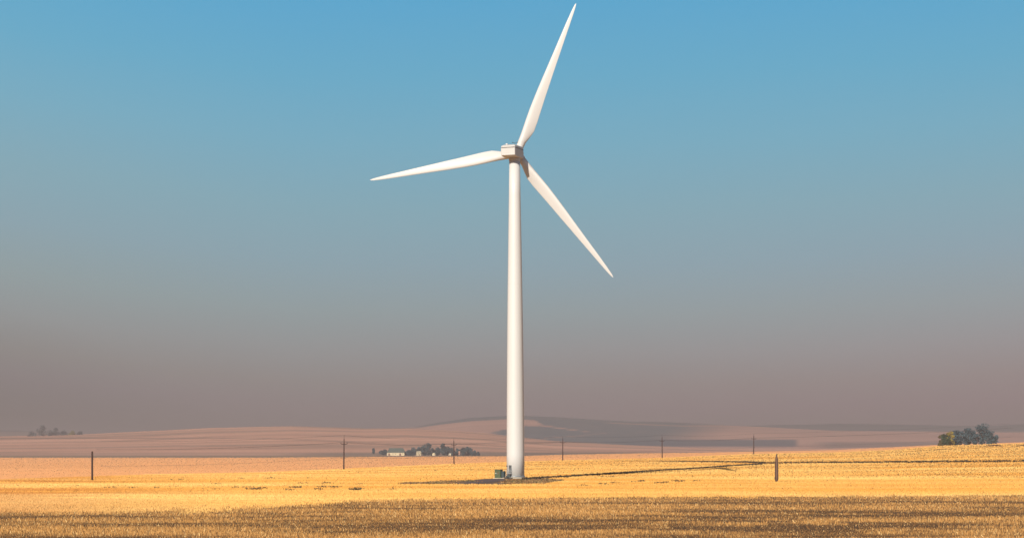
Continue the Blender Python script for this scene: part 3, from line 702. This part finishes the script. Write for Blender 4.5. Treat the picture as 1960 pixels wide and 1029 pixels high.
# ------------------------------------------------------------------ farm buildings
CREAM = mat('cream_wall', (.80, .66, .42), rough=.7, noise=(.3, .3, .3), var=.12); ROOFG = mat('green_grey_roof', (.10, .125, .105), rough=.6, noise=(.3, .3, .3), var=.15)
PANE = mat('window_glass', (.04, .04, .05), rough=.2); REDD = mat('red_brown_door', (.22, .08, .06), rough=.7)
def gable(o, w_, d_, hw, hr, wm, rm, ov=.4, hip=0):
    m = MB(); V = [(-w_/2, -d_/2, -1), (w_/2, -d_/2, -1), (w_/2, d_/2, -1), (-w_/2, d_/2, -1)]
    m.box((0, 0, hw / 2 - .5), (w_, d_, hw + 1)); wall = m.build('wall', wm, o)
    bm = MB(); b = bm.bm
    pts = [(-w_/2 - ov, -d_/2 - ov, hw), (w_/2 + ov, -d_/2 - ov, hw), (w_/2 + ov, d_/2 + ov, hw), (-w_/2 - ov, d_/2 + ov, hw), (-w_/2 - ov + hip, 0, hr), (w_/2 + ov - hip, 0, hr)]
    v = [b.verts.new(p) for p in pts]
    for f in ((0, 1, 5, 4), (2, 3, 4, 5), (0, 4, 3), (1, 2, 5), (3, 2, 1, 0)): b.faces.new([v[i] for i in f])
    return wall, bm.build('roof', rm, o)
k_ = F / FY
barn = empty('barn', at(758.5, 871, FY), R(-3)); tag(barn, 'long cream-walled barn with a large grey-green hipped roof', 'barn')
gable(barn, 25, 14, 4.2, 10.8, CREAM, ROOFG, .5, 3.0)
for x_ in (-9.5, 6.5):
    f_ = MB().box((x_, -7.06, 1.6), (2.6, .14, 3.0)).build('barn_door', REDD, barn)
for x_ in (-4, 0, 10): MB().box((x_, -7.05, 2.4), (1.2, .12, 1.0)).build('window', PANE, barn)
MB().box((12.58, 0, 4.5), (.16, 3.5, 5)).build('gable_panel', CREAM, barn)
house = empty('farmhouse', at(801.5, 871, FY - 30), R(20)); tag(house, 'small cream farmhouse with gabled roof among the grove', 'house')
wl, rf = gable(house, 5.2, 6.5, 4.3, 6.3, CREAM, mat('pale_roof', (.62, .52, .36), rough=.7), .3)
for x_ in (-1.4, 1.3): MB().box((x_, -3.3, 2.6), (.9, .12, 1.2)).build('window', PANE, house)
MB().box((0, -3.31, 1.0), (.9, .12, 2.0)).build('door', REDD, house)
MB().box((1.2, 1, 6.0), (.5, .5, 1.6)).build('chimney', REDD, rf)
bin_ = empty('grain_bin', at(830.5, 872, FY - 40)); tag(bin_, 'round pale grain bin with a domed cap in front of the grove', 'grain bin')
MB().lathe([(2.4, -1), (2.4, 2.6)], 24).build('wall', CREAM, bin_); MB().lathe([(2.5, 2.6), (2.1, 3.5), (1.2, 4.2), (.25, 4.6), (.25, 4.9)], 24).build('roof', CREAM, bin_)
MB().box((0, -2.42, .9), (.9, .12, 1.8)).build('door', GREYM, bin_)
sh = empty('shed', at(861.5, 871.4, FY - 40), R(-15)); tag(sh, 'tiny white shed just left of the utility pole', 'shed')
gable(sh, 3.2, 3.0, 2.0, 3.4, CREAM, mat('shed_roof', (.6, .55, .45), rough=.7), .2); MB().box((0, -1.54, .9), (.9, .1, 1.8)).build('door', REDD, sh)
sh2 = empty('shed', at(879, 868.6, FY - 30), R(10)); tag(sh2, 'small pinkish shed right of the utility pole among trees', 'shed')
PINK = mat('pinkish_wall', (.62, .33, .22), rough=.8); gable(sh2, 1.8, 2.4, 3.2, 4.6, PINK, PINK, .2); MB().box((0, -1.24, .9), (.8, .1, 1.8)).build('door', REDD, sh2)

# ------------------------------------------------------------------ haze: smoky air
hz = MB().box((0, 6000, 62), (26000, 13400, 160)).build('haze', None) if 0 else None
def box_obj(name, lo, hi):
    m = MB(); m.box(((lo[0] + hi[0]) / 2, (lo[1] + hi[1]) / 2, (lo[2] + hi[2]) / 2), (hi[0] - lo[0], hi[1] - lo[1], hi[2] - lo[2]))
    me = bpy.data.meshes.new(name); m.bm.to_mesh(me); m.bm.free(); o = bpy.data.objects.new(name, me); COL.objects.link(o); return o
hz = box_obj('haze', (-15000, -500, -30), (15000, 17000, HZ_TOP))
hm = bpy.data.materials.new('smoky_air'); hm.use_nodes = True; t = hm.node_tree; t.nodes.clear()
oo = t.nodes.new('ShaderNodeOutputMaterial'); pv = t.nodes.new('ShaderNodeVolumePrincipled')
pv.inputs['Color'].default_value = (.62, .505, .495, 1); pv.inputs['Density'].default_value = HZ_RHO; pv.inputs['Anisotropy'].default_value = 0.0
t.links.new(pv.outputs[0], oo.inputs['Volume']); hz.data.materials.append(hm); tag(hz, kind='stuff')
